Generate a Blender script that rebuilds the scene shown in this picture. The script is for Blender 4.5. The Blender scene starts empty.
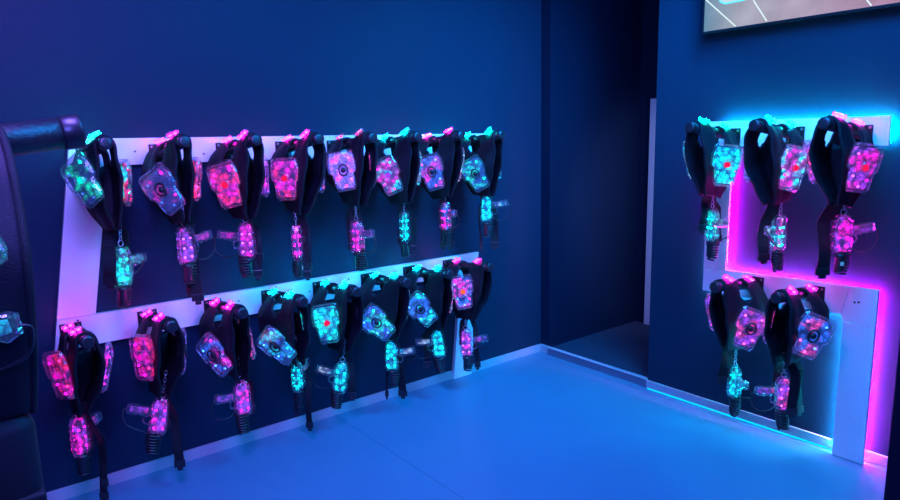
import bpy, bmesh, math, random
from mathutils import Vector, Matrix
R = math.radians
S = bpy.context.scene
COL = S.collection
random.seed(7)

# ------------------------------------------------------------------ helpers
def build(name, bm, mat, parent=None, smooth=False, M=None, recalc=True):
    if recalc:
        bmesh.ops.recalc_face_normals(bm, faces=bm.faces)
    me = bpy.data.meshes.new(name)
    bm.to_mesh(me); bm.free()
    if smooth:
        for p in me.polygons: p.use_smooth = True
    me.materials.append(mat)
    o = bpy.data.objects.new(name, me)
    COL.objects.link(o)
    if parent: o.parent = parent
    if M is not None: o.matrix_local = M
    return o

def empty(name, M=None, label=None, cat=None, group=None):
    o = bpy.data.objects.new(name, None); COL.objects.link(o)
    o.empty_display_size = .05
    if M is not None: o.matrix_local = M
    if label: o['label'] = label; o['category'] = cat
    if group: o['group'] = group
    return o

def structure(name, bm, mat):
    o = build(name, bm, mat); o['kind'] = 'structure'; return o

def box(bm, x0, x1, y0, y1, z0, z1, M=None, bev=0):
    m = Matrix.Translation(((x0+x1)/2, (y0+y1)/2, (z0+z1)/2)) @ Matrix.Diagonal((abs(x1-x0), abs(y1-y0), abs(z1-z0), 1))
    r = bmesh.ops.create_cube(bm, size=1, matrix=m)
    vs = r['verts']
    if bev:
        es = list({e for v in vs for e in v.link_edges})
        rr = bmesh.ops.bevel(bm, geom=es, offset=bev, segments=2, affect='EDGES', profile=.5)
        vs = list({v for f in rr['faces'] for v in f.verts} | {v for v in vs if v.is_valid})
    if M is not None:
        bmesh.ops.transform(bm, matrix=M, verts=vs)
    return vs

def prism(bm, pts, d0, d1, axis='y', inset=0, insd=0):
    """outline pts (a,b) extruded; axis y -> (a,d,b), axis z -> (a,b,d). inset gives chamfered front and back."""
    f = (lambda a, b, d: (a, d, b)) if axis == 'y' else (lambda a, b, d: (a, b, d))
    cx = sum(p[0] for p in pts)/len(pts); cy = sum(p[1] for p in pts)/len(pts)
    def ring(k, d): return [bm.verts.new(f(cx+(p[0]-cx)*k, cy+(p[1]-cy)*k, d)) for p in pts]
    if inset:
        rings = [ring(1-inset, d0), ring(1, d0+insd), ring(1, d1-insd), ring(1-inset, d1)]
    else:
        rings = [ring(1, d0), ring(1, d1)]
    n = len(pts)
    for a, b in zip(rings, rings[1:]):
        for i in range(n): bm.faces.new((a[i], a[(i+1) % n], b[(i+1) % n], b[i]))
    bm.faces.new(rings[0]); bm.faces.new(list(reversed(rings[-1])))

def tube(bm, pts, r, n=8, cap=True):
    pts = [Vector(p) for p in pts]
    rs = r if isinstance(r, (list, tuple)) else [r]*len(pts)
    rings = []; up = None
    for i, p in enumerate(pts):
        t = (pts[min(i+1, len(pts)-1)] - pts[max(i-1, 0)]).normalized()
        if up is None:
            up = t.orthogonal().normalized()
        up = (up - t*up.dot(t)).normalized(); s = t.cross(up)
        rings.append([bm.verts.new(p + (up*math.cos(a)+s*math.sin(a))*rs[i]) for a in [2*math.pi*k/n for k in range(n)]])
    for a, b in zip(rings, rings[1:]):
        for i in range(n): bm.faces.new((a[i], a[(i+1) % n], b[(i+1) % n], b[i]))
    if cap:
        bm.faces.new(list(reversed(rings[0]))); bm.faces.new(rings[-1])

def catmull(P, t):
    n = len(P)-1; x = min(max(t, 0), .99999)*n; i = int(x); f = x-i
    p0, p1, p2, p3 = P[max(i-1, 0)], P[i], P[i+1], P[min(i+2, n)]
    return tuple(.5*((2*b)+(-a+c)*f+(2*a-5*b+4*c-d)*f*f+(-a+3*b-3*c+d)*f**3) for a, b, c, d in zip(p0, p1, p2, p3))

# ------------------------------------------------------------------ materials
def mat(name):
    m = bpy.data.materials.new(name); m.use_nodes = True
    nt = m.node_tree; nt.nodes.clear()
    out = nt.nodes.new('ShaderNodeOutputMaterial')
    return m, nt, out

def N(nt, t, **kw):
    n = nt.nodes.new(t)
    for k, v in kw.items():
        if k.startswith('_'): setattr(n, k[1:], v)
        else: n.inputs[k.replace('__', ' ')].default_value = v
    return n

def surf(name, col, rough=.6, bump=.0, bscale=80., var=.0, vscale=3., spec=.5, metal=0., sheen=0.):
    m, nt, out = mat(name)
    b = N(nt, 'ShaderNodeBsdfPrincipled', Roughness=rough, Metallic=metal)
    b.inputs['Specular IOR Level'].default_value = spec
    b.inputs['Base Color'].default_value = (*col, 1)
    if sheen: b.inputs['Sheen Weight'].default_value = sheen
    tc = N(nt, 'ShaderNodeTexCoord')
    if var:
        nz = N(nt, 'ShaderNodeTexNoise', Scale=vscale, Detail=5.)
        nt.links.new(tc.outputs['Object'], nz.inputs['Vector'])
        r = N(nt, 'ShaderNodeMapRange'); r.inputs['To Min'].default_value = 1-var; r.inputs['To Max'].default_value = 1+var
        nt.links.new(nz.outputs['Fac'], r.inputs['Value'])
        mx = N(nt, 'ShaderNodeVectorMath', _operation='SCALE'); mx.inputs[0].default_value = col
        nt.links.new(r.outputs['Result'], mx.inputs['Scale']); nt.links.new(mx.outputs[0], b.inputs['Base Color'])
    if bump:
        nz = N(nt, 'ShaderNodeTexNoise', Scale=bscale, Detail=4.)
        nt.links.new(tc.outputs['Object'], nz.inputs['Vector'])
        bp = N(nt, 'ShaderNodeBump', Strength=bump, Distance=.004)
        nt.links.new(nz.outputs['Fac'], bp.inputs['Height']); nt.links.new(bp.outputs[0], b.inputs['Normal'])
    nt.links.new(b.outputs[0], out.inputs[0])
    return m

def emit(name, col, s):
    m, nt, out = mat(name)
    e = N(nt, 'ShaderNodeEmission', Strength=s); e.inputs[0].default_value = (*col, 1)
    nt.links.new(e.outputs[0], out.inputs[0]); return m

M_WALL = surf('painted_navy_wall', (.0055, .027, .056), .5, .12, 220, .10, 1.5, .16)
M_DARKWALL = surf('painted_dark_wall', (.005, .014, .036), .55, .15, 200, .12, 2., .15)
M_CEIL = surf('dark_ceiling_paint', (.03, .04, .10), .8)
M_BOARD = surf('white_lacquered_board', (.80, .80, .82), .38, .04, 60, .03, 4., .5)
M_BASE = surf('pale_vinyl_skirting', (.42, .44, .50), .45, .05, 90)
M_STEP = surf('grey_step_edge', (.14, .17, .24), .5)
M_FABRIC = surf('black_vest_fabric', (.006, .007, .014), .6, .25, 260, .3, 30., .3)
M_WEB = surf('black_webbing', (.006, .007, .012), .6, .6, 500, .2, 40., .3)
M_BLACKP = surf('black_plastic', (.014, .016, .022), .33, .1, 60, 0, 1, .5)
M_CABLE = surf('black_rubber_cable', (.011, .012, .018), .4, 0, 1, 0, 1, .6)
M_TUBE = surf('black_padded_tube', (.010, .012, .018), .38, .35, 120, .3, 20, .55)
M_STEEL = surf('steel', (.55, .56, .6), .3, metal=1.)
M_TAG = surf('white_sticker', (.75, .78, .5), .5)
M_FRAME = surf('white_door_frame', (.62, .62, .66), .35)
M_DOORLEAF = surf('grey_door_leaf', (.22, .23, .30), .4)

# vinyl floor with a long seam, soft scuffs
def floor_mat():
    m, nt, out = mat('blue_grey_vinyl_floor')
    b = N(nt, 'ShaderNodeBsdfPrincipled'); b.inputs['Specular IOR Level'].default_value = .5
    tc = N(nt, 'ShaderNodeTexCoord')
    n1 = N(nt, 'ShaderNodeTexNoise', Scale=1.3, Detail=6., Roughness=.6); n2 = N(nt, 'ShaderNodeTexNoise', Scale=90., Detail=2.)
    for n in (n1, n2): nt.links.new(tc.outputs['Object'], n.inputs['Vector'])
    sp = N(nt, 'ShaderNodeSeparateXYZ'); nt.links.new(tc.outputs['Object'], sp.inputs[0])
    mod = N(nt, 'ShaderNodeMath', _operation='PINGPONG'); mod.inputs[1].default_value = .8
    sh = N(nt, 'ShaderNodeMath', _operation='ADD'); sh.inputs[1].default_value = -.04
    nt.links.new(sp.outputs['Y'], sh.inputs[0]); nt.links.new(sh.outputs[0], mod.inputs[0])
    lt = N(nt, 'ShaderNodeMath', _operation='LESS_THAN'); lt.inputs[1].default_value = .0022
    nt.links.new(mod.outputs[0], lt.inputs[0])
    cr = N(nt, 'ShaderNodeMapRange'); cr.inputs['To Min'].default_value = .88; cr.inputs['To Max'].default_value = 1.12
    nt.links.new(n1.outputs['Fac'], cr.inputs['Value'])
    sc = N(nt, 'ShaderNodeVectorMath', _operation='SCALE'); sc.inputs[0].default_value = (.09, .23, .345)
    nt.links.new(cr.outputs['Result'], sc.inputs['Scale'])
    mx = N(nt, 'ShaderNodeMix', _data_type='RGBA'); mx.inputs[7].default_value = (.02, .13, .21, 1)
    nt.links.new(lt.outputs[0], mx.inputs[0]); nt.links.new(sc.outputs[0], mx.inputs[6])
    nt.links.new(mx.outputs[2], b.inputs['Base Color'])
    rr = N(nt, 'ShaderNodeMapRange'); rr.inputs['To Min'].default_value = .34; rr.inputs['To Max'].default_value = .48
    nt.links.new(n1.outputs['Fac'], rr.inputs['Value']); nt.links.new(rr.outputs['Result'], b.inputs['Roughness'])
    bp = N(nt, 'ShaderNodeBump', Strength=.06, Distance=.002)
    nt.links.new(n2.outputs['Fac'], bp.inputs['Height']); nt.links.new(bp.outputs[0], b.inputs['Normal'])
    nt.links.new(b.outputs[0], out.inputs[0]); return m
M_FLOOR = floor_mat()
M_CARPET = surf('dark_speckled_carpet', (.045, .055, .09), .9, 1., 300, .6, 250., .1)

# clear moulded plastic: mostly transparent with gloss and a little scatter
def clear_mat():
    m, nt, out = mat('clear_moulded_plastic')
    tr = N(nt, 'ShaderNodeBsdfTransparent'); tr.inputs[0].default_value = (.93, .95, .98, 1)
    gl = N(nt, 'ShaderNodeBsdfGlossy', Roughness=.12); gl.inputs[0].default_value = (.9, .95, 1, 1)
    tl = N(nt, 'ShaderNodeBsdfTranslucent'); tl.inputs[0].default_value = (.8, .85, .95, 1)
    df = N(nt, 'ShaderNodeBsdfDiffuse'); df.inputs[0].default_value = (.75, .8, .9, 1)
    lw = N(nt, 'ShaderNodeLayerWeight', Blend=.45)
    a = N(nt, 'ShaderNodeMixShader', Fac=.5); nt.links.new(tl.outputs[0], a.inputs[1]); nt.links.new(df.outputs[0], a.inputs[2])
    b = N(nt, 'ShaderNodeMixShader', Fac=.06); nt.links.new(tr.outputs[0], b.inputs[1]); nt.links.new(a.outputs[0], b.inputs[2])
    c = N(nt, 'ShaderNodeMixShader'); nt.links.new(b.outputs[0], c.inputs[1]); nt.links.new(gl.outputs[0], c.inputs[2])
    r = N(nt, 'ShaderNodeMapRange'); r.inputs['To Min'].default_value = .03; r.inputs['To Max'].default_value = .55
    nt.links.new(lw.outputs['Facing'], r.inputs['Value']); nt.links.new(r.outputs['Result'], c.inputs[0])
    tc = N(nt, 'ShaderNodeTexCoord'); nz = N(nt, 'ShaderNodeTexNoise', Scale=60., Detail=2.)
    nt.links.new(tc.outputs['Object'], nz.inputs['Vector'])
    bp = N(nt, 'ShaderNodeBump', Strength=.5, Distance=.006); nt.links.new(nz.outputs['Fac'], bp.inputs['Height'])
    nt.links.new(bp.outputs[0], gl.inputs['Normal']); nt.links.new(bp.outputs[0], lw.inputs['Normal'])
    nt.links.new(c.outputs[0], out.inputs[0]); return m
M_CLEAR = clear_mat()

CC = dict(cy=(0, .72, 1), te=(0, 1, .55), mg=(1, .004, .62), rd=(1, .01, .10), pk=(1, .05, .38), vi=(.42, .05, 1),
          bl=(.03, .16, 1), wh=(.55, .75, 1), oR=(1, .16, .04), dk=(.01, .03, .16), ct=(0, .95, .8))
_em = {}
def led_mat(c, s):
    k = (c, s)
    if k not in _em: _em[k] = emit('led_light', CC[c], s)
    return _em[k]

_bd = {}
def board_mat(c1, c2, s):
    """an edge lit diffuser board: patches of two LED colours between dark moulded seams"""
    k = (c1, c2, s)
    if k in _bd: return _bd[k]
    m, nt, out = mat('led_diffuser_board')
    tc = N(nt, 'ShaderNodeTexCoord'); oi = N(nt, 'ShaderNodeObjectInfo')
    ad = N(nt, 'ShaderNodeVectorMath', _operation='ADD'); sc = N(nt, 'ShaderNodeMath', _operation='MULTIPLY'); sc.inputs[1].default_value = 7.3
    nt.links.new(oi.outputs['Random'], sc.inputs[0]); nt.links.new(tc.outputs['Object'], ad.inputs[0]); nt.links.new(sc.outputs[0], ad.inputs[1])
    n1 = N(nt, 'ShaderNodeTexNoise', Scale=16., Detail=1.); vo = N(nt, 'ShaderNodeTexVoronoi', Scale=38.)
    ve = N(nt, 'ShaderNodeTexVoronoi', Scale=55., _feature='DISTANCE_TO_EDGE')
    for n in (n1, vo, ve): nt.links.new(ad.outputs[0], n.inputs['Vector'])
    f = N(nt, 'ShaderNodeMapRange', _interpolation_type='SMOOTHSTEP'); f.inputs['From Min'].default_value = .44; f.inputs['From Max'].default_value = .58
    nt.links.new(n1.outputs['Fac'], f.inputs['Value'])
    mx = N(nt, 'ShaderNodeMix', _data_type='RGBA'); mx.inputs[6].default_value = (*CC[c1], 1); mx.inputs[7].default_value = (*CC[c2], 1)
    nt.links.new(f.outputs['Result'], mx.inputs[0])
    g = N(nt, 'ShaderNodeMapRange'); g.inputs['From Min'].default_value = .1; g.inputs['From Max'].default_value = .75
    g.inputs['To Min'].default_value = 2.2*s; g.inputs['To Max'].default_value = .05*s
    nt.links.new(vo.outputs['Distance'], g.inputs['Value'])
    h = N(nt, 'ShaderNodeMapRange'); h.inputs['From Min'].default_value = .0; h.inputs['From Max'].default_value = .12
    h.inputs['To Min'].default_value = .12; h.inputs['To Max'].default_value = 1.
    nt.links.new(ve.outputs['Distance'], h.inputs['Value'])
    mu = N(nt, 'ShaderNodeMath', _operation='MULTIPLY'); nt.links.new(g.outputs['Result'], mu.inputs[0]); nt.links.new(h.outputs['Result'], mu.inputs[1])
    e = N(nt, 'ShaderNodeEmission'); nt.links.new(mx.outputs[2], e.inputs[0]); nt.links.new(mu.outputs[0], e.inputs[1])
    gl = N(nt, 'ShaderNodeBsdfPrincipled', Roughness=.3); gl.inputs['Base Color'].default_value = (.06, .08, .14, 1)
    ah = N(nt, 'ShaderNodeAddShader'); nt.links.new(e.outputs[0], ah.inputs[0]); nt.links.new(gl.outputs[0], ah.inputs[1])
    nt.links.new(ah.outputs[0], out.inputs[0])
    _bd[k] = m; return m

# ------------------------------------------------------------------ setting
XW, YW = -3.187, 3.303            # left wall plane, right (far) wall plane
XC = -2.25                        # where the far wall ends beside the passage
H = 2.9
YF, XR = -.182, 1.6                # wall behind the viewer, wall to the right
def bxs(name, args, m):
    bm = bmesh.new(); box(bm, *args); return structure(name, bm, m)
bxs('floor', (XW-.1, XR, -1.6, YW+.02, -.1, 0), M_FLOOR)
bxs('floor_passage', (XW+.0, XC+1.5, YW+.02, 4.62, -.1, .046), M_CARPET)
bxs('ceiling', (XW-.1, XR+.1, -1.7, 4.7, H, H+.1), M_CEIL)
bxs('wall_left', (XW-.12, XW, -.3, YW+.035, 0, H), M_WALL)
bxs('wall_passage_left', (XW-.12, XW+.085, YW+.035, 4.62, 0, H), M_DARKWALL)
bxs('wall_passage_back', (XW, XC+1.5, 4.34, 4.46, 0, H), M_DARKWALL)
bxs('wall_far', (XC, XR+.1, YW, YW+.14, 0, H), M_WALL)
bxs('wall_front', (XW-.12, -.62, YF-.12, YF, 0, H), M_WALL)
bxs('wall_back', (XW-.12, XR+.1, -1.7, -1.6, 0, H), M_WALL)
bxs('wall_right', (XR, XR+.1, -1.7, YW, 0, H), M_WALL)
bxs('wall_divider', (-.453, XR, 1.57, 1.69, 0, H), M_DARKWALL)
bxs('baseboard_left', (XW, XW+.014, YF, YW+.035, 0, .052), M_BASE)
bxs('baseboard_passage', (XW, XW+.1, YW+.018, YW+.035, 0, .052), M_BASE)
bxs('baseboard_far', (XC, XR, YW-.014, YW, 0.004, .052), M_BASE)
bxs('trim_step', (XW+.1, XC, YW+.0, YW+.02, 0, .05), M_STEP)
# narrow aluminium nosing along the step and carpet edge of the passage
bxs('trim_nosing', (XW+.1, XC, YW-.004, YW+.03, .05, .054), M_BASE)
bxs('baseboard_passage_left', (XW+.085, XW+.095, YW+.04, 4.34, .046, .06), M_DARKWALL)

# door at the end of the passage
dr = empty('door_1', Matrix.Translation((-2.6, 4.34, .046))); dr['kind'] = 'structure'
bm = bmesh.new()
box(bm, -.395, -.335, -.022, 0, 0, 1.76, bev=.003); box(bm, .42, .48, -.022, 0, 0, 1.76, bev=.003); box(bm, -.334, .419, -.022, 0, 1.7, 1.76, bev=.003)
box(bm, -.335, -.322, -.012, 0, 0, 1.7); box(bm, .407, .42, -.012, 0, 0, 1.7)
build('door_frame', bm, M_FRAME, dr)
bm = bmesh.new(); box(bm, -.32, .405, -.008, 0, .006, 1.7)
dl = build('door_leaf', bm, M_FRAME, dr)
bm = bmesh.new(); tube(bm, [(.35, -.01, .9), (.35, -.05, .9), (.26, -.05, .9)], .008)
build('door_handle', bm, M_STEEL, dl, True)

# ------------------------------------------------------------------ zigzag boards
def board(parent, pts, wallm, d0, d1, name='board'):
    bm = bmesh.new(); prism(bm, pts, d0, d1, 'y', .004, .002)
    return build(name, bm, M_BOARD, parent)

# left board: its own frame has x along the wall, z up and -y into the room
ML = Matrix.Translation((XW, 0, 0)) @ Matrix.Rotation(R(90), 4, 'Z')
zl = empty('zigzag_board', ML, 'large slanted white zigzag board fixed to the left wall behind two rows of vests', 'wall board')
g = .0012
board(zl, [(.47, 1.58), (2.812, 1.572), (2.795, 1.458), (.603, 1.463), (.605-.0, 1.463), (.451, 1.463)], 0, -.030, -.004)
board(zl, [(.451-g*.2, 1.463-g), (.603, 1.463-g), (.492, .818), (.343, .818)], 0, -.030, -.004)
board(zl, [(.343, .818-g), (2.728, .812), (2.712, .688), (.66, .682), (.322, .682)], 0, -.030, -.004)
board(zl, [(2.572, .687-g), (2.711, .687-g), (2.648, .0), (2.497, .0)], 0, -.030, -.004)
for i, (a, b) in enumerate([(.42, .802), (.78, .745), (1.13, .765), (1.52, .75), (1.76, .78), (.72, 1.52), (1.02, 1.50), (1.9, 1.52), (2.62, .742), (2.47, .78)]):
    bm = bmesh.new(); tube(bm, [(a, -.0295, b), (a, -.0312, b)], .0045, 10); build('screw_head', bm, M_BLACKP, zl)

# far wall board: frame x along the wall, z up, -y into the room
STAND = .042
MR = Matrix.Translation((0, YW, 0))
zr = empty('zigzag_board', MR, 'white zigzag board on the far wall, edged with glowing cyan and magenta light strips', 'wall board')
fo = (-STAND-.018, -STAND)
X0, X1, X2, X3 = -1.878, -1.752, -1.168, -1.034
board(zr, [(X0, 1.603), (-1.046, 1.603), (-1.046, 1.474), (X0, 1.474)], 0, *fo)
board(zr, [(X0, 1.474-g), (X1, 1.474-g), (X1, .826), (X0, .806)], 0, *fo)
board(zr, [(X0, .806-g*1.5), (X1, .826-g*1.5), (-1.149, .835), (X2-.012, .697), (X0, .693)], 0, *fo)
board(zr, [(-1.149+g*1.5, .835), (X3, .836), (X3, .665), (X2, .665), (X2-.012+g*1.5, .697)], 0, *fo)
board(zr, [(X2, .665-g*1.5), (X3, .665-g*1.5), (X3, 0), (X2, 0)], 0, *fo)
for a, b in [(-1.125, .765), (-1.108, .768), (-1.79, .752), (-1.775, .756), (-1.50, .70), (-1.74, 1.52)]:
    bm = bmesh.new(); tube(bm, [(a, fo[0]+.001, b), (a, fo[0]-.0015, b)], .005, 10); build('screw_head', bm, M_BLACKP, zr)
CY, MG = (0, .55, 1), (1, 0, .72)
M_SCY = emit('cyan_led_strip', (0, .62, 1), 190.); M_SMG = emit('magenta_led_strip', (1, 0, .78), 240.)
M_SCYB = emit('cyan_led_strip_dim', (0, .6, 1), 30.)
bm = bmesh.new(); box(bm, X0+.03, X3, -STAND+.003, -.006, 1.578, 1.586); 
def strip(name, a0, a1, b0, b1, m):
    bm = bmesh.new(); box(bm, a0, a1, -STAND*.72, -STAND*.45, b0, b1); build('led_strip', bm, m, zr)
bm.free()
strip('c', X0+.05, -1.052, 1.585, 1.593, M_SCY)
strip('c', -1.058, -1.050, 1.49, 1.575, M_SCY)
strip('c', X0+.012, X0+.018, .70, 1.0, M_SCYB)
strip('c', X0+.03, X2-.02, .705, .712, M_SCY)
strip('c', X2+.010, X2+.017, .03, .69, M_SCY)
strip('m', X1-.018, X1-.010, .84, 1.44, M_SMG)
strip('m', X1-.018, X3-.01, .812, .820, M_SMG)
strip('m', X1+.03, X2-.1, 1.482, 1.487, emit('magenta_led_strip_dim', MG, 8.))
strip('m', X3-.020, X3-.012, .03, .81, M_SMG)
# glowing strip tucked under the far skirting
bm = bmesh.new(); box(bm, XC+.01, X2-.01, YW-.019, YW-.014, 0.001, .007)
o = build('floor_light_strip', bm, emit('cyan_floor_strip', (0, .4, 1), 2.)); o['label'] = 'thin glowing cyan light strip along the foot of the far wall'; o['category'] = 'light strip'

# ------------------------------------------------------------------ television
M_TV = surf('black_tv_frame', (.012, .013, .016), .25)
def screen_mat():
    m, nt, out = mat('television_picture')
    tc = N(nt, 'ShaderNodeTexCoord'); sp = N(nt, 'ShaderNodeSeparateXYZ'); nt.links.new(tc.outputs['Object'], sp.inputs[0])
    cr = N(nt, 'ShaderNodeValToRGB'); nt.links.new(sp.outputs['X'], cr.inputs[0])
    e = cr.color_ramp.elements
    e[0].position = 0; e[0].color = (.10, .20, .30, 1); e[1].position = 1; e[1].color = (.30, .14, .26, 1)
    x = cr.color_ramp.elements.new(.18); x.color = (.26, .27, .34, 1)
    x = cr.color_ramp.elements.new(.55); x.color = (.30, .24, .34, 1)
    nz = N(nt, 'ShaderNodeTexNoise', Scale=7.); nt.links.new(tc.outputs['Object'], nz.inputs['Vector'])
    r = N(nt, 'ShaderNodeMapRange'); r.inputs['To Min'].default_value = .9; r.inputs['To Max'].default_value = 1.9
    nt.links.new(nz.outputs['Fac'], r.inputs['Value'])
    em = N(nt, 'ShaderNodeEmission'); nt.links.new(cr.outputs[0], em.inputs[0]); nt.links.new(r.outputs['Result'], em.inputs[1])
    nt.links.new(em.outputs[0], out.inputs[0]); return m
MT = Matrix.Translation((-1.93, YW-.07, 2.062))
tv = empty('television', MT, 'wide flat television mounted high on the far wall, showing a pale floor with light lines', 'television')
W_, H_ = 1.28, .72
bm = bmesh.new()
box(bm, -.008, W_+.008, .001, .035, -.010, H_+.01, bev=.003)
box(bm, .4, .9, .035, .068, .2, .5)
build('casing', bm, M_TV, tv)
bm = bmesh.new(); box(bm, -.008, W_+.008, -.004, .002, -.012, .0); box(bm, -.008, 0, -.004, .002, 0, H_); box(bm, W_, W_+.008, -.004, .002, 0, H_); box(bm, -.008, W_+.008, -.004, .002, H_, H_+.01)
build('bezel', bm, M_TV, tv)
bm = bmesh.new(); box(bm, 0, W_, -.001, .002, 0, H_)
sc = build('screen', bm, screen_mat(), tv)
def ribbon(pts, w, y0, y1):
    bm = bmesh.new()
    for (a, b), (c, d) in zip(pts, pts[1:]):
        n = Vector((-(d-b), c-a)).normalized()*w/2
        prism(bm, [(a+n.x, b+n.y), (c+n.x, d+n.y), (c-n.x, d-n.y), (a-n.x, b-n.y)], y0, y1)
    return bm
M_LINE = emit('screen_line', (.75, .95, 1), 1.); M_PAN = emit('screen_panel', (.6, .75, .9), 1.); M_PBORD = emit('screen_panel_border', (.15, .85, 1), 1.1)
for p in ([(0, .163), (.172, .004)], [(.256, .113), (.328, .006)], [(.25, .122), (.1, .34)], [(.756, .03), (.775, .004)], [(.756, .03), (.60, .24)], [(.905, .03), (.925, .004)]):
    build('floor_line', ribbon(p, .006, -.003, -.001), M_LINE, sc)
rr = [(.075, .165), (.085, .135), (.11, .122), (.20, .122), (.245, .13), (.262, .16), (.262, .45), (.075, .45)]
bm = bmesh.new(); prism(bm, rr, -.0028, -.001); build('picture_panel', bm, M_PAN, sc)
build('panel_border', ribbon(rr+[rr[0]], .009, -.004, -.0028), M_PBORD, sc)

# ------------------------------------------------------------------ hooks, vests, phasers
LA, TILT, RA = .405, .05, .024      # arm length, rise at its end, radius
CAMR = math.atan2(.78277, .62192)   # heading of a viewer's right hand

def arm_z(u): return TILT*u/LA

def make_hook(F, label, group, rk=1.):
    h = empty('wall_hook', F, label, 'hook', group)
    bm = bmesh.new(); box(bm, 0, .006, -.042, .042, -.040, .040, bev=.0015); p = build('mounting_plate', bm, M_BLACKP, h)
    for a, b in ((-.03, .028), (.03, .028), (-.03, -.028), (.03, -.028)):
        bm = bmesh.new(); tube(bm, [(.005, a, b), (.0095, a, b)], .006, 8); build('bolt', bm, M_STEEL, p)
    bm = bmesh.new(); tube(bm, [(.006, 0, 0), (LA-.02, 0, arm_z(LA-.02))], RA*rk, 20); build('arm', bm, M_TUBE, h, True)
    bm = bmesh.new()
    pts = []; rs = []
    for a, r in ((-.034, .0243), (-.031, .0258), (-.005, .0262), (-.001, .0235), (0, .013)):
        u = LA+a; pts.append((u, 0, arm_z(u))); rs.append(r*rk)
    tube(bm, pts, rs, 20); build('end_cap', bm, M_BLACKP, h, True)
    return h

def panel_outline(k=1., asym=0):
    w = [(-.052, .098), (-.064, .088), (-.072, .045), (-.070, .0), (-.056, -.012), (-.050, -.070), (-.040, -.092),
         (.036, -.092), (.046, -.075), (.052, -.014), (.066, -.002), (.070, .048), (.060, .090), (.048, .098)]
    return [(a*k, b*k) for a, b in w]

def sensor(parent, name, M, c1, c2, lens, s):
    o = empty(name, M); o.parent = parent; o.matrix_local = M
    # moulded clear shell with stepped segments and raised ribs
    bm = bmesh.new()
    prism(bm, panel_outline(1), .004, .030, 'z', .10, .008)
    for (a0, a1, b) in ((-.058, .056, .062), (-.062, .058, .030), (-.048, .045, -.018), (-.046, .043, -.045), (-.040, .036, -.070)):
        box(bm, a0, a1, b-.0022, b+.0022, .028, .034, bev=.001)
    for a in (-.056, .054): box(bm, a-.002, a+.002, .0, .075, .028, .034, bev=.001)
    for a in (-.042, .038): box(bm, a-.002, a+.002, -.08, -.015, .028, .034, bev=.001)
    build('clear_shell', bm, M_CLEAR, o)
    bm = bmesh.new(); prism(bm, panel_outline(.84), .007, .017, 'z')
    build('light_board', bm, board_mat(c1, c2, s), o)
    # target ring and lens
    bm = bmesh.new()
    ring = [(.020*math.cos(t), .006+.026*math.sin(t), .034) for t in [2*math.pi*i/22 for i in range(23)]]
    tube(bm, ring, .0042, 6, False)
    build('target_ring', bm, M_CLEAR if lens != 'dk' else M_BLACKP, o, True)
    bm = bmesh.new()
    tube(bm, [(0, .006, .018), (0, .006, .030), (0, .006, .035), (0, .006, .037)], [.013, .013, .010, .003], 16)
    build('lens', bm, M_BLACKP if lens == 'dk' else led_mat(lens, 1.), o, True)
    for i, (a, b) in enumerate(((-.04, .055), (.036, .06), (-.035, -.03), (.03, -.04), (.0, -.068))):
        bm = bmesh.new(); bmesh.ops.create_icosphere(bm, subdivisions=1, radius=.0055, matrix=Matrix.Translation((a, b, .0195)))
        build('led', bm, led_mat(c1 if i % 2 else c2, 9.), o, True)
    return o

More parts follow.
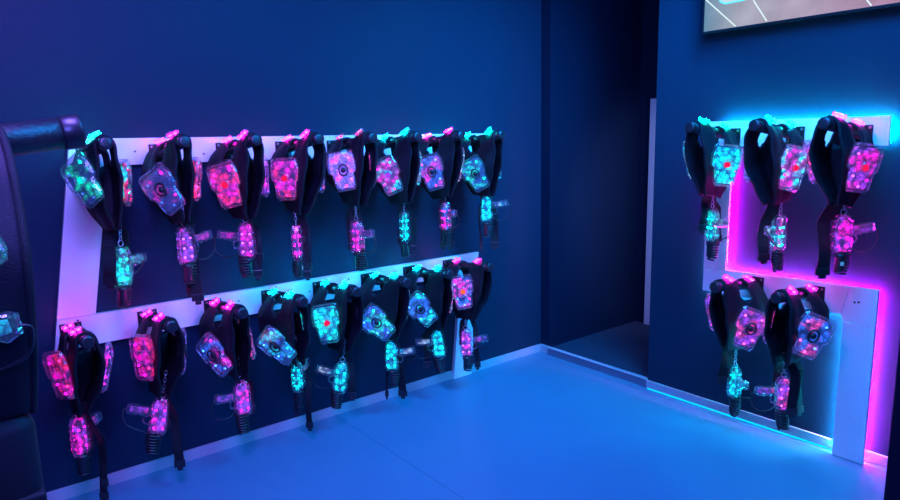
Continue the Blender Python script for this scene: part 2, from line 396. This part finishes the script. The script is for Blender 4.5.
def make_vest(F, d):
    """F: frame at the hook's plate, x out along the arm, y sideways, z up. d['n'] = -1 or 1: the side facing the room's entrance."""
    n = d['n']; uc = d.get('uc', .215); hw0 = d.get('hw', .138)
    v = empty('laser_tag_vest', F, d['label'], 'vest', 'laser tag vests on hooks')
    rnd = random.Random(d['seed']); ph = rnd.uniform(0, 6)
    Bn, Bf = d.get('Bn', .10)*d.get('Bk', .68), d.get('Bf', .085)*d.get('Bk', .68); k = d.get('skew', .35); L = d.get('len', .305)
    sh = d.get('shift', 0.)            # sideways drift of the lower hem
    def surf_pt(t, u):                 # t -1..1, near side negative
        near = t < 0; s = abs(t); B = Bn if near else Bf
        q = L/.345; P = [(0, .031), (.030, .014), (.70*B+.010, -.05*q), (B, -.125*q), (.92*B, -.195*q), (.60*B, -.268*q), (.12*B+.012, -L)]
        y, z = catmull(P, s)
        x = (u-uc)/.15
        kk = (k if near else k*.35)
        y *= 1 - kk*x*min(1, s*2.5)
        wob = .004*math.sin(9*u*6+ph+s*5)*min(1, s*3) + .003*math.sin(s*22+ph)
        y += wob
        z += arm_z(u)*(1 if s < .3 else max(.2, 1-(s-.3)*1.4)) + (.012*math.sin(ph+u*14)*s)
        sg = n if near else -n
        return Vector((u, y*sg + sh*s*s, z))
    def hw(s):                          # half width of the cloth along the arm
        return hw0*(catmull(d.get('taper', [(.98,), (1.0,), (1.02,), (.96,), (.84,), (.62,), (.42,)]), s)[0])
    NU, NT = 14, 40
    bm = bmesh.new(); grid = []
    for i in range(NT+1):
        t = -1 + 2*i/NT
        row = []
        for j in range(NU+1):
            u = uc + (2*j/NU-1)*hw(abs(t)); row.append(bm.verts.new(surf_pt(t, u)))
        grid.append(row)
    for i in range(NT):
        tm = abs(-1+2*(i+.5)/NT)
        for j in range(NU):
            um = abs(2*(j+.5)/NU-1)
            if um < .40*(1-(tm/.42)**3) if tm < .42 else False: continue
            bm.faces.new((grid[i][j], grid[i][j+1], grid[i+1][j+1], grid[i+1][j]))
    bmesh.ops.delete(bm, geom=[x for x in bm.verts if not x.link_faces], context='VERTS')
    body = build('vest_body', bm, M_FABRIC, v, True, recalc=True)
    so = body.modifiers.new('thick', 'SOLIDIFY'); so.thickness = .014; so.offset = 0
    sb = body.modifiers.new('soft', 'SUBSURF'); sb.levels = 1; sb.render_levels = 1
    # side panel of cloth folded in between the two flaps
    bm = bmesh.new(); ul = uc-hw0*.45; rows = []
    for i in range(9):
        tt = .34+.60*i/8; a = surf_pt(-tt, ul); b = surf_pt(tt, ul); a.x = b.x = ul
        rows.append([bm.verts.new(a.lerp(b, q/6) + Vector((.014*math.sin(q*1.9+ph+i*.3)+.02*math.sin(math.pi*q/6), 0, -.02*math.sin(math.pi*q/6)*(i == 0)))) for q in range(7)])
    for a, b in zip(rows, rows[1:]):
        for q in range(6): bm.faces.new((a[q], a[q+1], b[q+1], b[q]))
    li = build('folded_side_cloth', bm, M_FABRIC, v, True); so = li.modifiers.new('thick', 'SOLIDIFY'); so.thickness = .004
    # piping along both edges of the cloth
    for sgn in (-1, 1):
        bm = bmesh.new(); tube(bm, [surf_pt(-1+2*i/60, uc+sgn*hw(abs(-1+2*i/60))) for i in range(61)], .0075, 8)
        build('edge_padding', bm, M_WEB, v, True)
    def frame(t, u, up=0.):
        e = .01
        p = surf_pt(t, u); T = (surf_pt(t+e, u)-surf_pt(t-e, u)).normalized(); U = (surf_pt(t, u+e)-surf_pt(t, u-e)).normalized()
        if T.z < 0: T = -T
        Nn = U.cross(T).normalized()
        sg = n if t < 0 else -n
        if abs(t) > .12 and Nn.y*sg < 0: Nn = -Nn
        if abs(t) <= .12 and Nn.z < 0: Nn = -Nn
        X = T.cross(Nn).normalized()
        return Matrix(((X.x, T.x, Nn.x, p.x), (X.y, T.y, Nn.y, p.y), (X.z, T.z, Nn.z, p.z), (0, 0, 0, 1))) @ Matrix.Translation((0, 0, up))
    sp = d.get('sp', .56)
    Mn = frame(-sp, uc+d.get('pu', .03), .006) @ Matrix.Rotation(R(d.get('proll', 0)), 4, 'Z') @ Matrix.Translation((0, 0, .05*math.sin(R(abs(d.get('pyaw', 25)))))) @ Matrix.Rotation(R(-n*d.get('pyaw', 25)), 4, 'Y') @ Matrix.Translation((0, 0, .004)) @ Matrix.Scale(d.get('ps', 1.06), 4)
    Mf = frame(d.get('sf', .56), uc+d.get('fu', .035), .004) @ Matrix.Rotation(R(n*d.get('fyaw', 6)), 4, 'Y')
    c = d['near']; sensor(v, 'chest_sensor', Mn, c[0], c[1], c[2], d.get('sn', 1.))
    c = d['far']; sensor(v, 'back_sensor', Mf, c[0], c[1], 'dk', d.get('sfar', 1.4))
    # shoulder lights
    for uu in (uc-hw0*.70, uc+hw0*.70):
        Ms = frame(d.get('st', -.10), uu, .004)
        s_ = empty('shoulder_light', Ms); s_.parent = v; s_.matrix_local = Ms
        bm = bmesh.new(); box(bm, -.019, .019, -.025, .025, .002, .024, bev=.007); build('clear_cover', bm, M_CLEAR, s_)
        for a in (-.011, .011):
            bm = bmesh.new(); box(bm, -.007, .007, a-.006, a+.006, .008, .016, bev=.002); build('led', bm, led_mat(d['sh'], d.get('ss', 170. if d['sh'] in ('cy', 'ct', 'te') else 95.)), s_)
    # straps and buckles under the hem
    for si, (off, zend, w, z0) in enumerate(d['straps'] + [(rnd.uniform(-.02, .02), -.43, .045, -.25)]):
        a = CAMR - d['rot']            # local heading of the viewer's right
        rx, ry = math.cos(a), math.sin(a)
        cx, cy = d.get('gu', .2), d['gv']
        side = Vector((rx, ry, 0)); nrm = Vector((-ry, rx, 0)); base = Vector((cx, cy, 0)) + nrm*(-.040 if si in d.get('front', ()) else .030)
        bm = bmesh.new(); prev = None; nseg = 12
        ph2 = rnd.uniform(0, 6)
        st = surf_pt(-.93, uc)
        for i in range(nseg+1):
            f = i/nseg; z = z0+(zend-z0)*f
            e = min(1, f*3)
            c0 = Vector((st.x, sh*.6, z))*(1-e) + (base + side*off + Vector((0, 0, z)))*e
            c0.z = z
            c0 += nrm*(.006*math.sin(ph2+f*7)) + side*(.006*math.sin(ph2*2+f*5))
            tw = .25*math.sin(ph2+f*4)
            sd = side*math.cos(tw)+nrm*math.sin(tw); nn = nrm*math.cos(tw)-side*math.sin(tw)
            ring = [bm.verts.new(c0+sd*w/2*q+nn*.002*r) for q, r in ((-1, -1), (1, -1), (1, 1), (-1, 1))]
            if prev:
                for q in range(4): bm.faces.new((prev[q], prev[(q+1) % 4], ring[(q+1) % 4], ring[q]))
            else: bm.faces.new(ring)
            prev = ring
        bm.faces.new(list(reversed(prev)))
        so_ = build('waist_strap', bm, M_WEB, v)
        Mb = Matrix(((sd.x, nn.x, 0, c0.x), (sd.y, nn.y, 0, c0.y), (0, 0, 1, c0.z), (0, 0, 0, 1)))
        bm = bmesh.new(); hb = w/2+.004
        box(bm, -hb, hb, -.006, .006, -.03, .004, bev=.003); box(bm, -hb*.5, hb*.5, -.0045, .0045, -.046, -.03, bev=.002)
        build('buckle', bm, M_BLACKP, so_, M=Mb)
    return v

def make_phaser(W, d):
    """W: world location; hangs nose down on a short tether; x is the grip's heading."""
    ang = CAMR + R(d['gyaw'])
    Mw = Matrix.Translation(W) @ Matrix.Rotation(ang, 4, 'Z') @ Matrix.Rotation(R(d.get('lean', 0)), 4, 'Y')
    p = empty('toy_phaser', Mw, d['plabel'], 'toy gun', 'clear phasers hanging under the vests')
    c1, c2 = d['gun']; s = d.get('sg', 1.)
    body = [(-.030, .062), (-.022, .082), (.0, .088), (.020, .082), (.036, .060), (.040, .020), (.034, -.008), (.042, -.03), (.040, -.066), (.030, -.084), (-.028, -.084), (-.036, -.06), (-.034, 0)]
    bm = bmesh.new(); prism(bm, body, -.023, .023, 'y', .12, .007)
    for b in (.055, .028, .0, -.028, -.056):
        for y in (-.0245, .0245): box(bm, -.028, .028, y-.002, y+.002, b-.0025, b+.0025)
    for y in (-.0245, .0245): box(bm, -.002, .002, y-.002, y+.002, -.07, .07)
    build('clear_body', bm, M_CLEAR, p)
    k = .76
    bm = bmesh.new(); prism(bm, [(a*k, b*.88) for a, b in body], -.008, .008, 'y'); build('light_board', bm, board_mat(c1, c2, s), p)
    for b in (.03, -.012, -.052):
        for a in (-.018, .018):
            for y in (-.011, .011):
                bm = bmesh.new(); bmesh.ops.create_icosphere(bm, subdivisions=1, radius=.0052, matrix=Matrix.Translation((a, y, b)))
                build('led', bm, led_mat(c1, 10.), p, True)
    g = [(.030, .010), (.034, .044), (.066, .040), (.118, .052), (.134, .048), (.138, .016), (.124, .006), (.112, .011), (.098, .002), (.086, .007), (.072, -.002), (.058, .004), (.046, -.004)]
    bm = bmesh.new(); prism(bm, g, -.015, .015, 'y', .08, .005); gr = build('grip', bm, M_CLEAR, p)
    bm = bmesh.new(); prism(bm, [(.05, .012), (.05, .034), (.12, .04), (.124, .02), (.10, .012)], -.005, .005); build('light_board', bm, board_mat('wh' if c1 in ('cy', 'te') else c2, c1, s*.45), gr)
    bm = bmesh.new(); tube(bm, [(.034, 0, -.04), (.06, 0, -.036), (.066, 0, -.02), (.06, 0, -.004)], .004, 6); build('trigger_guard', bm, M_CLEAR, p, True)
    bm = bmesh.new(); tube(bm, [(0, 0, -.084), (0, 0, -.10), (0, 0, -.104), (0, 0, -.158), (0, 0, -.162)], [.022, .022, .0185, .0185, .015], 16); mz = build('muzzle', bm, M_BLACKP, p, True)
    if d.get('tag'):
        bm = bmesh.new(); box(bm, -.008, .006, -.021, -.018, -.135, -.118); build('sticker', bm, M_TAG, mz)
    # coiled cable doubled up beside the muzzle, thin lead back to the grip
    tu = 8; dirx = d.get('coil', 1)
    bm = bmesh.new()
    pts = []
    for i in range(tu*14+1):
        f = i/(tu*14); a = 2*math.pi*tu*f
        R_ = .021+.006*math.sin(f*math.pi)
        pts.append((dirx*(.020-.012*f)+R_*math.cos(a), .006+R_*.8*math.sin(a), -.070-.105*f))
    tube(bm, pts, .0048, 6)
    cb = build('coiled_cable', bm, M_CABLE, p, True)
    bm = bmesh.new()
    if d.get('loop', 1):
        ctrl = [(.136, 0, .03), (.155, 0, .0), (.15, 0, -.045), (.115, .0, -.075), (.07, 0, -.075), (.035, 0, -.055), (.028, .01, -.075)]
    else:
        ctrl = [(.136, 0, .03), (.15, .01, .02), (.13, .03, -.03), (.06, .035, -.06), (.03, .02, -.075)]
    tube(bm, [catmull(ctrl, i/24) for i in range(25)], .0028, 6); build('lead', bm, M_CABLE, p, True)
    # split ring and chain tether up to the vest
    bm = bmesh.new(); tube(bm, [(.013*math.cos(t), 0, .098+.013*math.sin(t)) for t in [2*math.pi*i/16 for i in range(17)]], .0022, 6, False); build('split_ring', bm, M_STEEL, p, True)
    tl = d.get('tl', .10); nl = max(2, int(tl/.016))
    bm = bmesh.new()
    for i in range(nl):
        zc = .118+.016*i
        pt = [((.006*math.cos(t) if i % 2 else 0), (0 if i % 2 else .006*math.cos(t)), zc+.011*math.sin(t)) for t in [2*math.pi*q/10 for q in range(11)]]
        tube(bm, pt, .002, 5, False)
    build('tether_chain', bm, M_STEEL, p, True)
    return p

V = []
def add(**k): V.append(k)
# left wall, upper board.  a = position along the wall (m); near/far/gun = LED colours
add(pu=0.09, front=(0,), id='t1', proll=30, w='L', a=0.53, near=('te', 'dk', 'ct'), far=('cy', 'rd'), sh='ct', gun=('te', 'cy'), gy=.573, gz=1.05, gyaw=75, sp=0.53, Bn=.085, Bf=.07, skew=.35, straps=[(-.03, -.50, .05, -.30), (-.045, -.36, .03, -.25)], sn=.7, pyaw=15, lean=5, uc=.22, loop=0,
    label='black vest with a teal chest light at the far left end of the upper board', pl='clear phaser with teal lights hanging in front of the board\'s slanted white leg')
add(pu=0.08, id='t2', proll=30, pyaw=25, w='L', a=0.82, near=('mg', 'dk', 'dk'), far=('rd', 'pk'), sh='mg', gun=('vi', 'mg'), gy=.838, gz=1.11, gyaw=60, sp=0.66, Bn=0.1, Bf=.06, skew=.5, straps=[(.02, -.63, .045, -.30), (-.02, -.60, .02, -.30)], sn=.55, lean=0,
    label='vest with mostly clear tilted chest panel, pink back light, second on the upper board', pl='clear phaser with violet lights under the upper board\'s second vest, wide strap beside it')
add(pu=0.06, id='t3', proll=8, pyaw=35, w='L', a=1.12, near=('mg', 'rd', 'rd'), far=('mg', 'vi'), sh='mg', gun=('vi', 'mg'), gy=1.113, gz=1.10, gyaw=180, sp=0.62, Bn=.105, Bf=.085, skew=.6, straps=[(.03, -.56, .035, -.30), (.045, -.48, .02, -.30)], sn=1.1,
    label='black vest with a bright magenta chest panel, third from left on the upper board', pl='clear violet lit phaser with grip pointing left, hanging third on the upper row')
add(id='t4', proll=3, pyaw=22, w='L', a=1.42, near=('mg', 'rd', 'rd'), far=('bl', 'pk'), sh='mg', gun=('mg', 'vi'), gy=1.362, gz=1.06, gyaw=100, sp=0.61, Bn=.10, Bf=.09, skew=.45, straps=[(.035, -.60, .03, -.30), (.05, -.56, .018, -.3)], sn=1.1, tag=1, loop=0,
    label='black vest with magenta chest panel and blue-violet back light, fourth on the upper board', pl='narrow edge-on magenta phaser hanging fourth on the upper row')
add(id='t5', proll=15, pyaw=35, w='L', a=1.71, near=('vi', 'mg', 'dk'), far=('pk', 'mg'), sh='rd', ss=5., gun=('mg', 'vi'), gy=1.699, gz=1.05, gyaw=-45, sp=0.58, Bn=.10, Bf=.075, skew=.6, straps=[(-.03, -.50, .05, -.28), (.02, -.60, .03, -.3)], sn=.75, lean=0,
    label='black vest with dim violet chest panel, fifth from left on the upper board', pl='clear phaser with pink lights and stubby grip at right, hanging fifth on the upper row')
add(id='t6', proll=15, pyaw=40, w='L', a=1.98, near=('cy', 'mg', 'vi'), far=('wh', 'cy'), sh='cy', gun=('cy', 'ct'), gy=2.004, gz=1.075, gyaw=80, sp=0.62, Bn=.105, Bf=.07, skew=.7, straps=[(.035, -.55, .045, -.30), (-.03, -.5, .02, -.3)], sn=.8, loop=0,
    label='black vest with a mixed magenta and cyan chest panel, sixth on the upper board', pl='cyan lit phaser hanging sixth on the upper row, seen edge-on')
add(id='t7', proll=12, pyaw=42, w='L', a=2.27, near=('bl', 'mg', 'dk'), far=('pk', 'wh'), sh='mg', gun=('mg', 'bl'), gy=2.284, gz=1.105, gyaw=-65, sp=0.64, Bn=.105, Bf=.075, skew=.7, straps=[(.03, -.56, .045, -.30), (-.02, -.56, .03, -.3)], sn=.7, loop=0,
    label='black vest with bluish chest panel, dark lens and pink spots, seventh on the upper board', pl='clear phaser with pink and violet dots hanging seventh on the upper row')
add(id='t8', proll=18, pyaw=42, w='L', a=2.57, near=('te', 'dk', 'dk'), far=('wh', 'cy'), sh='ct', gun=('cy', 'ct'), gy=2.60, gz=1.125, gyaw=0, sp=0.66, Bn=.10, Bf=.07, skew=.7, straps=[(.05, -.60, .045, -.30), (-.035, -.60, .012, -.3)], sn=.8,
    label='black vest with teal chest panel and dark lens, right end of upper board', pl='cyan phaser with grip pointing right into the bare wall, upper row\'s right end')
# left wall, lower board
add(pu=0.05, id='b1', proll=10, pyaw=8, w='L', a=0.39, near=('rd', 'mg', 'mg'), far=('vi', 'mg'), sh='mg', gun=('mg', 'vi'), gy=.348, gz=.372, gyaw=85, sp=0.54, Bn=.075, Bf=.095, skew=.3, straps=[(.06, -.66, .028, -.28), (.07, -.60, .02, -.3)], sn=1., loop=0,
    label='black vest with red-pink front light, nearest vest on the lower board at far left', pl='magenta phaser with two columns of light dots, nearest of the lower row')
add(id='b2', proll=8, pyaw=5, w='L', a=0.7, near=('rd', 'mg', 'mg'), far=('vi', 'pk'), sh='mg', gun=('mg', 'vi'), gy=.66, gz=.365, gyaw=200, sp=0.55, Bn=.08, Bf=.09, skew=.35, straps=[(.05, -.62, .04, -.28)], sn=1., lean=-12, loop=0,
    label='black vest with red-pink front light, second from left on the lower board', pl='magenta phaser with stubby grip leaning left, second of the lower row')
add(id='b3', proll=35, pyaw=20, w='L', a=1.0, near=('mg', 'bl', 'dk'), far=('rd', 'pk'), sh='mg', gun=('mg', 'vi'), gy=1.035, gz=.345, gyaw=222, sp=0.64, Bn=0.1, Bf=.06, skew=.45, straps=[(.03, -.46, .03, -.28)], sn=.7,
    label='black vest with slanting pink and blue chest panel, third from left on the lower board', pl='violet phaser with thick black coil, third from left on the lower row')
add(id='b4', proll=38, pyaw=25, w='L', a=1.29, near=('cy', 'bl', 'dk'), far=('cy', 'ct'), sh='cy', gun=('cy', 'ct'), gy=1.322, gz=.39, gyaw=80, sp=0.7, Bn=0.1, Bf=.06, skew=.5, straps=[(.04, -.64, .03, -.30), (-.02, -.56, .02, -.30)], sn=.7, loop=0,
    label='black vest with slanting blue chest panel and cyan back strip, fourth on the lower board', pl='slim cyan phaser beside a long hanging strap, fourth on the lower row')
add(id='b5', proll=12, pyaw=30, w='L', a=1.58, near=('ct', 'cy', 'rd'), far=('cy', 'bl'), sh='cy', gun=('cy', 'ct'), gy=1.563, gz=.315, gyaw=175, sp=0.6, Bn=.10, Bf=.095, skew=.5, straps=[(.05, -.54, .035, -.28)], sn=1., lean=-8,
    label='black vest with bright cyan chest panel and red lens on the lower board', pl='bright cyan phaser with grip to the left, fifth on the lower row')
add(id='b6', proll=40, pyaw=42, w='L', a=1.88, near=('te', 'bl', 'dk'), far=('wh', 'cy'), sh='cy', gun=('cy', 'ct'), gy=1.881, gz=.36, gyaw=0, sp=0.72, Bn=.125, Bf=.07, skew=.7, straps=[(.05, -.62, .045, -.28), (-.03, -.62, .012, -.28)], sn=.8, loop=0,
    label='black vest with teal chest panel and two cyan shoulder lights, sixth on the lower board', pl='cyan phaser between a thin strap and a wide strap, sixth on the lower row')
add(id='b7', proll=38, pyaw=42, w='L', a=2.17, near=('ct', 'bl', 'dk'), far=('wh', 'pk'), sh='cy', gun=('cy', 'ct'), gy=2.215, gz=.355, gyaw=180, sp=0.64, Bn=.12, Bf=.075, skew=.7, straps=[(-.075, -.52, .04, -.28)], sn=.8, lean=6,
    label='black vest with aqua chest panel and pale back strip, seventh on the lower board', pl='aqua phaser hanging just left of the board\'s right leg')
add(id='b8', proll=8, pyaw=45, w='L', a=2.47, near=('mg', 'bl', 'oR'), far=('dk', 'bl'), sh='mg', gun=('vi', 'mg'), gy=2.423, gz=.315, gyaw=0, sp=0.56, Bn=.09, Bf=.10, skew=.8, straps=[(.065, -.58, .03, -.25)], sn=1.1, loop=0, tl=.10,
    label='black vest with magenta chest panel and orange lens, right end of the lower board', pl='violet phaser hanging in front of the left board\'s white right leg')
# far wall
add(id='r1', proll=-8, pyaw=35, w='R', a=-1.75, near=('cy', 'ct', 'rd'), far=('cy', 'wh'), sh='te', gun=('cy', 'te'), gy=-1.735, gz=1.085, gyaw=-82, sp=0.64, Bn=.10, Bf=.075, skew=.3, straps=[(-.03, -.44, .04, -.28), (.045, -.50, .03, -.28)], sn=1.2, loop=0,
    label='black vest with cyan chest panel and red lens, leftmost on the far wall\'s upper board', pl='slim cyan phaser in front of the far wall board\'s white left leg')
add(id='r2', proll=-12, pyaw=18, w='R', a=-1.438, near=('cy', 'mg', 'rd'), far=('cy', 'bl'), sh='cy', gun=('cy', 'mg'), gy=-1.398, gz=1.075, gyaw=222, sp=0.62, Bn=.10, Bf=.105, skew=.15, straps=[(-.05, -.55, .055, -.30)], sn=1.2, loop=0,
    label='black vest with cyan side panels, middle of three on the far wall\'s upper board', pl='cyan and pink phaser against the glowing magenta wall, middle of the far upper row')
add(pu=0.05, id='r3', proll=-5, pyaw=20, w='R', a=-1.152, near=('mg', 'vi', 'rd'), far=('pk', 'vi'), sh='mg', gun=('mg', 'vi'), gy=-1.131, gz=1.10, gyaw=0, sp=0.62, Bn=.10, Bf=.105, skew=.15, straps=[(-.06, -.58, .06, -.27)], sn=1.1, tag=1,
    label='black vest with magenta side panel, rightmost on the far wall\'s upper board', pl='violet phaser with pale grip pointing right, rightmost of the far upper row')
add(id='r4', proll=-22, pyaw=35, w='R', a=-1.586, near=('vi', 'pk', 'dk'), far=('vi', 'pk'), sh='mg', gun=('cy', 'ct'), gy=-1.573, gz=.30, gyaw=-90, sp=0.69, Bn=.11, Bf=.08, skew=.55, straps=[(-.045, -.46, .035, -.26)], sn=.9, loop=0, shift=.0,
    label='black vest with violet-pink panel and dark lens, left one on the far wall\'s lower board', pl='cyan phaser under the left vest of the far wall\'s lower board')
add(front=(0,), id='r5', proll=-22, pyaw=35, w='R', a=-1.296, near=('bl', 'pk', 'dk'), far=('pk', 'vi'), sh='mg', gun=('vi', 'pk'), gy=-1.325, gz=.31, gyaw=178, sp=0.6, Bn=.11, Bf=.09, skew=.35, straps=[(.02, -.52, .045, -.26), (.085, -.54, .04, -.26)], sn=.8, lean=4,
    label='black vest with blue-violet panel and pink shoulder lights, right one on the far lower board', pl='violet phaser with grip pointing left, lowest at right on the far wall')

ordn = ['first', 'second', 'third', 'fourth', 'fifth', 'sixth', 'seventh', 'eighth']
for i, d in enumerate(V):
    up = d['id'][0] == 't' or d['id'] in ('r1', 'r2', 'r3')
    zp = (1.51 if d['w'] == 'L' else 1.525) if up else (.757 if d['w'] == 'L' else .775)
    if d['w'] == 'L':
        F = Matrix.Translation((XW+.030, d['a'], zp)); d['rot'] = 0.; d['n'] = -1
        W = Vector((XW+.25, d['gy'], d['gz'])); row = 'upper' if up else 'lower'
        hl = f"black wall hook carrying the {ordn[int(d['id'][1])-1]} vest from the left on the left wall's {row} board"
    else:
        F = Matrix.Translation((d['a'], YW+fo[0], zp)) @ Matrix.Rotation(R(-90), 4, 'Z'); d['rot'] = R(-90); d['n'] = 1
        W = Vector((d['gy'], YW-.25, d['gz']))
        hl = {'r1': "black wall hook under the leftmost vest on the far wall's upper board", 'r2': "black wall hook under the middle vest of the far wall's upper board",
              'r3': "black wall hook under the rightmost vest on the far wall's upper board", 'r4': "black wall hook under the left vest on the far wall's lower board",
              'r5': "black wall hook under the right vest on the far wall's lower board"}[d['id']]
    loc = F.inverted() @ W
    d['gu'] = loc.x; d['gv'] = loc.y; d['seed'] = 11+i; d['plabel'] = d['pl']
    d.setdefault('shift', loc.y*.7)
    make_hook(F, hl, 'black hooks on the white boards')
    make_vest(F, d)
    make_phaser(W, d)

# the nearest vest, on a hook fixed to the wall beside the viewer
F = Matrix.Translation((-1.35, YF, 1.527)) @ Matrix.Rotation(R(90), 4, 'Z')
d = dict(n=-1, near=('te', 'dk', 'te'), far=('bl', 'dk'), sh='te', gun=('bl', 'cy'), gyaw=15, rot=R(90), seed=99, gu=.13, gv=-.04, sp=.40, Bn=.13, Bf=.1, Bk=1., skew=.1, hw=.134, uc=.150, pu=.03, st=.14, proll=25, taper=[(.86,), (.97,), (1.,), (1.,), (.98,), (.95,), (.9,)], pyaw=0,
         len=.44, straps=[(.05, -.62, .05, -.38), (-.02, -.7, .05, -.3)], sn=1., loop=0,
         label='large dark vest in the near left foreground with a green chest light', plabel='blue lit phaser at the picture\'s left edge under the foreground vest', shift=-.02)
make_hook(F, 'large black padded hook arm in the near left foreground', 'black hooks on the white boards', 1.18)['group'] = 'foreground hook'
v = make_vest(F, d)
# cloth pouch on the foreground vest
bm = bmesh.new(); box(bm, .06, .272, -.07, .01, -.76, -.43, bev=.03); box(bm, .055, .272, -.074, .012, -.60, -.575, bev=.006)
build('waist_pouch', bm, M_FABRIC, v, True)
make_phaser(F @ Vector((.135, -.11, -.28)), d)

# ------------------------------------------------------------------ room light
def area(name, loc, rot, size, col, e, sy=None):
    l = bpy.data.lights.new(name, 'AREA'); l.energy = e; l.color = col; l.size = size
    if sy: l.shape = 'RECTANGLE'; l.size_y = sy
    o = bpy.data.objects.new(name, l); COL.objects.link(o); o.location = loc; o.rotation_euler = rot; return o
area('blue_ceiling_light', (-1.15, 2.0, 2.75), (R(4), R(22), 0), 1.5, (.0, .28, 1), 165, 1.2)
area('violet_ceiling_light', (-1.2, .25, 2.75), (0, R(38), 0), 1.0, (.23, .14, 1), 110, .6)
ol = area('added_front_fill', (.25, -.15, 2.25), (0, 0, 0), .7, (.12, .13, 1), 18)  # fill added behind the viewer to lift the left board, not a fixture
ol.rotation_euler = (Vector((-3.1, .75, .8)) - ol.location).to_track_quat('-Z', 'Y').to_euler(); ol.data.spread = R(100)
sl = bpy.data.lights.new('passage_lamp', 'SPOT'); sl.energy = 45; sl.color = (.36, .46, 1); sl.spot_size = R(80); sl.spot_blend = .6; sl.shadow_soft_size = .08
so = bpy.data.objects.new('passage_lamp', sl); COL.objects.link(so); so.location = (-1.75, 3.75, 1.25)
so.rotation_euler = (Vector((-2.97, 4.33, .95)) - Vector((-1.75, 3.75, 1.25))).to_track_quat('-Z', 'Y').to_euler()

cl = area('added_corner_fill', (-1.5, 2.75, 2.8), (0, 0, 0), .5, (.0, .34, 1), 38)  # added lamp, only brightens the left wall beside the passage corner
cl.rotation_euler = (Vector((-3.19, 2.85, 1.1)) - cl.location).to_track_quat('-Z', 'Y').to_euler(); cl.data.spread = R(85)
w = bpy.data.worlds.new('world'); S.world = w; w.use_nodes = True
w.node_tree.nodes['Background'].inputs[0].default_value = (.0, .01, .06, 1); w.node_tree.nodes['Background'].inputs[1].default_value = .2

# ------------------------------------------------------------------ camera
cd = bpy.data.cameras.new('camera'); cam = bpy.data.objects.new('camera', cd); COL.objects.link(cam); S.camera = cam
cd.sensor_width = 36; cd.lens = 650.23/900*36; cd.clip_start = .02
rt, upv, fw = Vector((.62192147, .78277278, -.02191927)), Vector((-.11989165, .12284169, .98515781)), Vector((-.77384732, .61006286, -.17024581))
cam.matrix_world = Matrix(((rt.x, upv.x, -fw.x, 0), (rt.y, upv.y, -fw.y, 0), (rt.z, upv.z, -fw.z, 1.55), (0, 0, 0, 1)))
S.view_settings.view_transform = 'Standard'; S.view_settings.look = 'None'; S.view_settings.gamma = 1
S.view_settings.use_curve_mapping = False; S.view_settings.exposure = 0
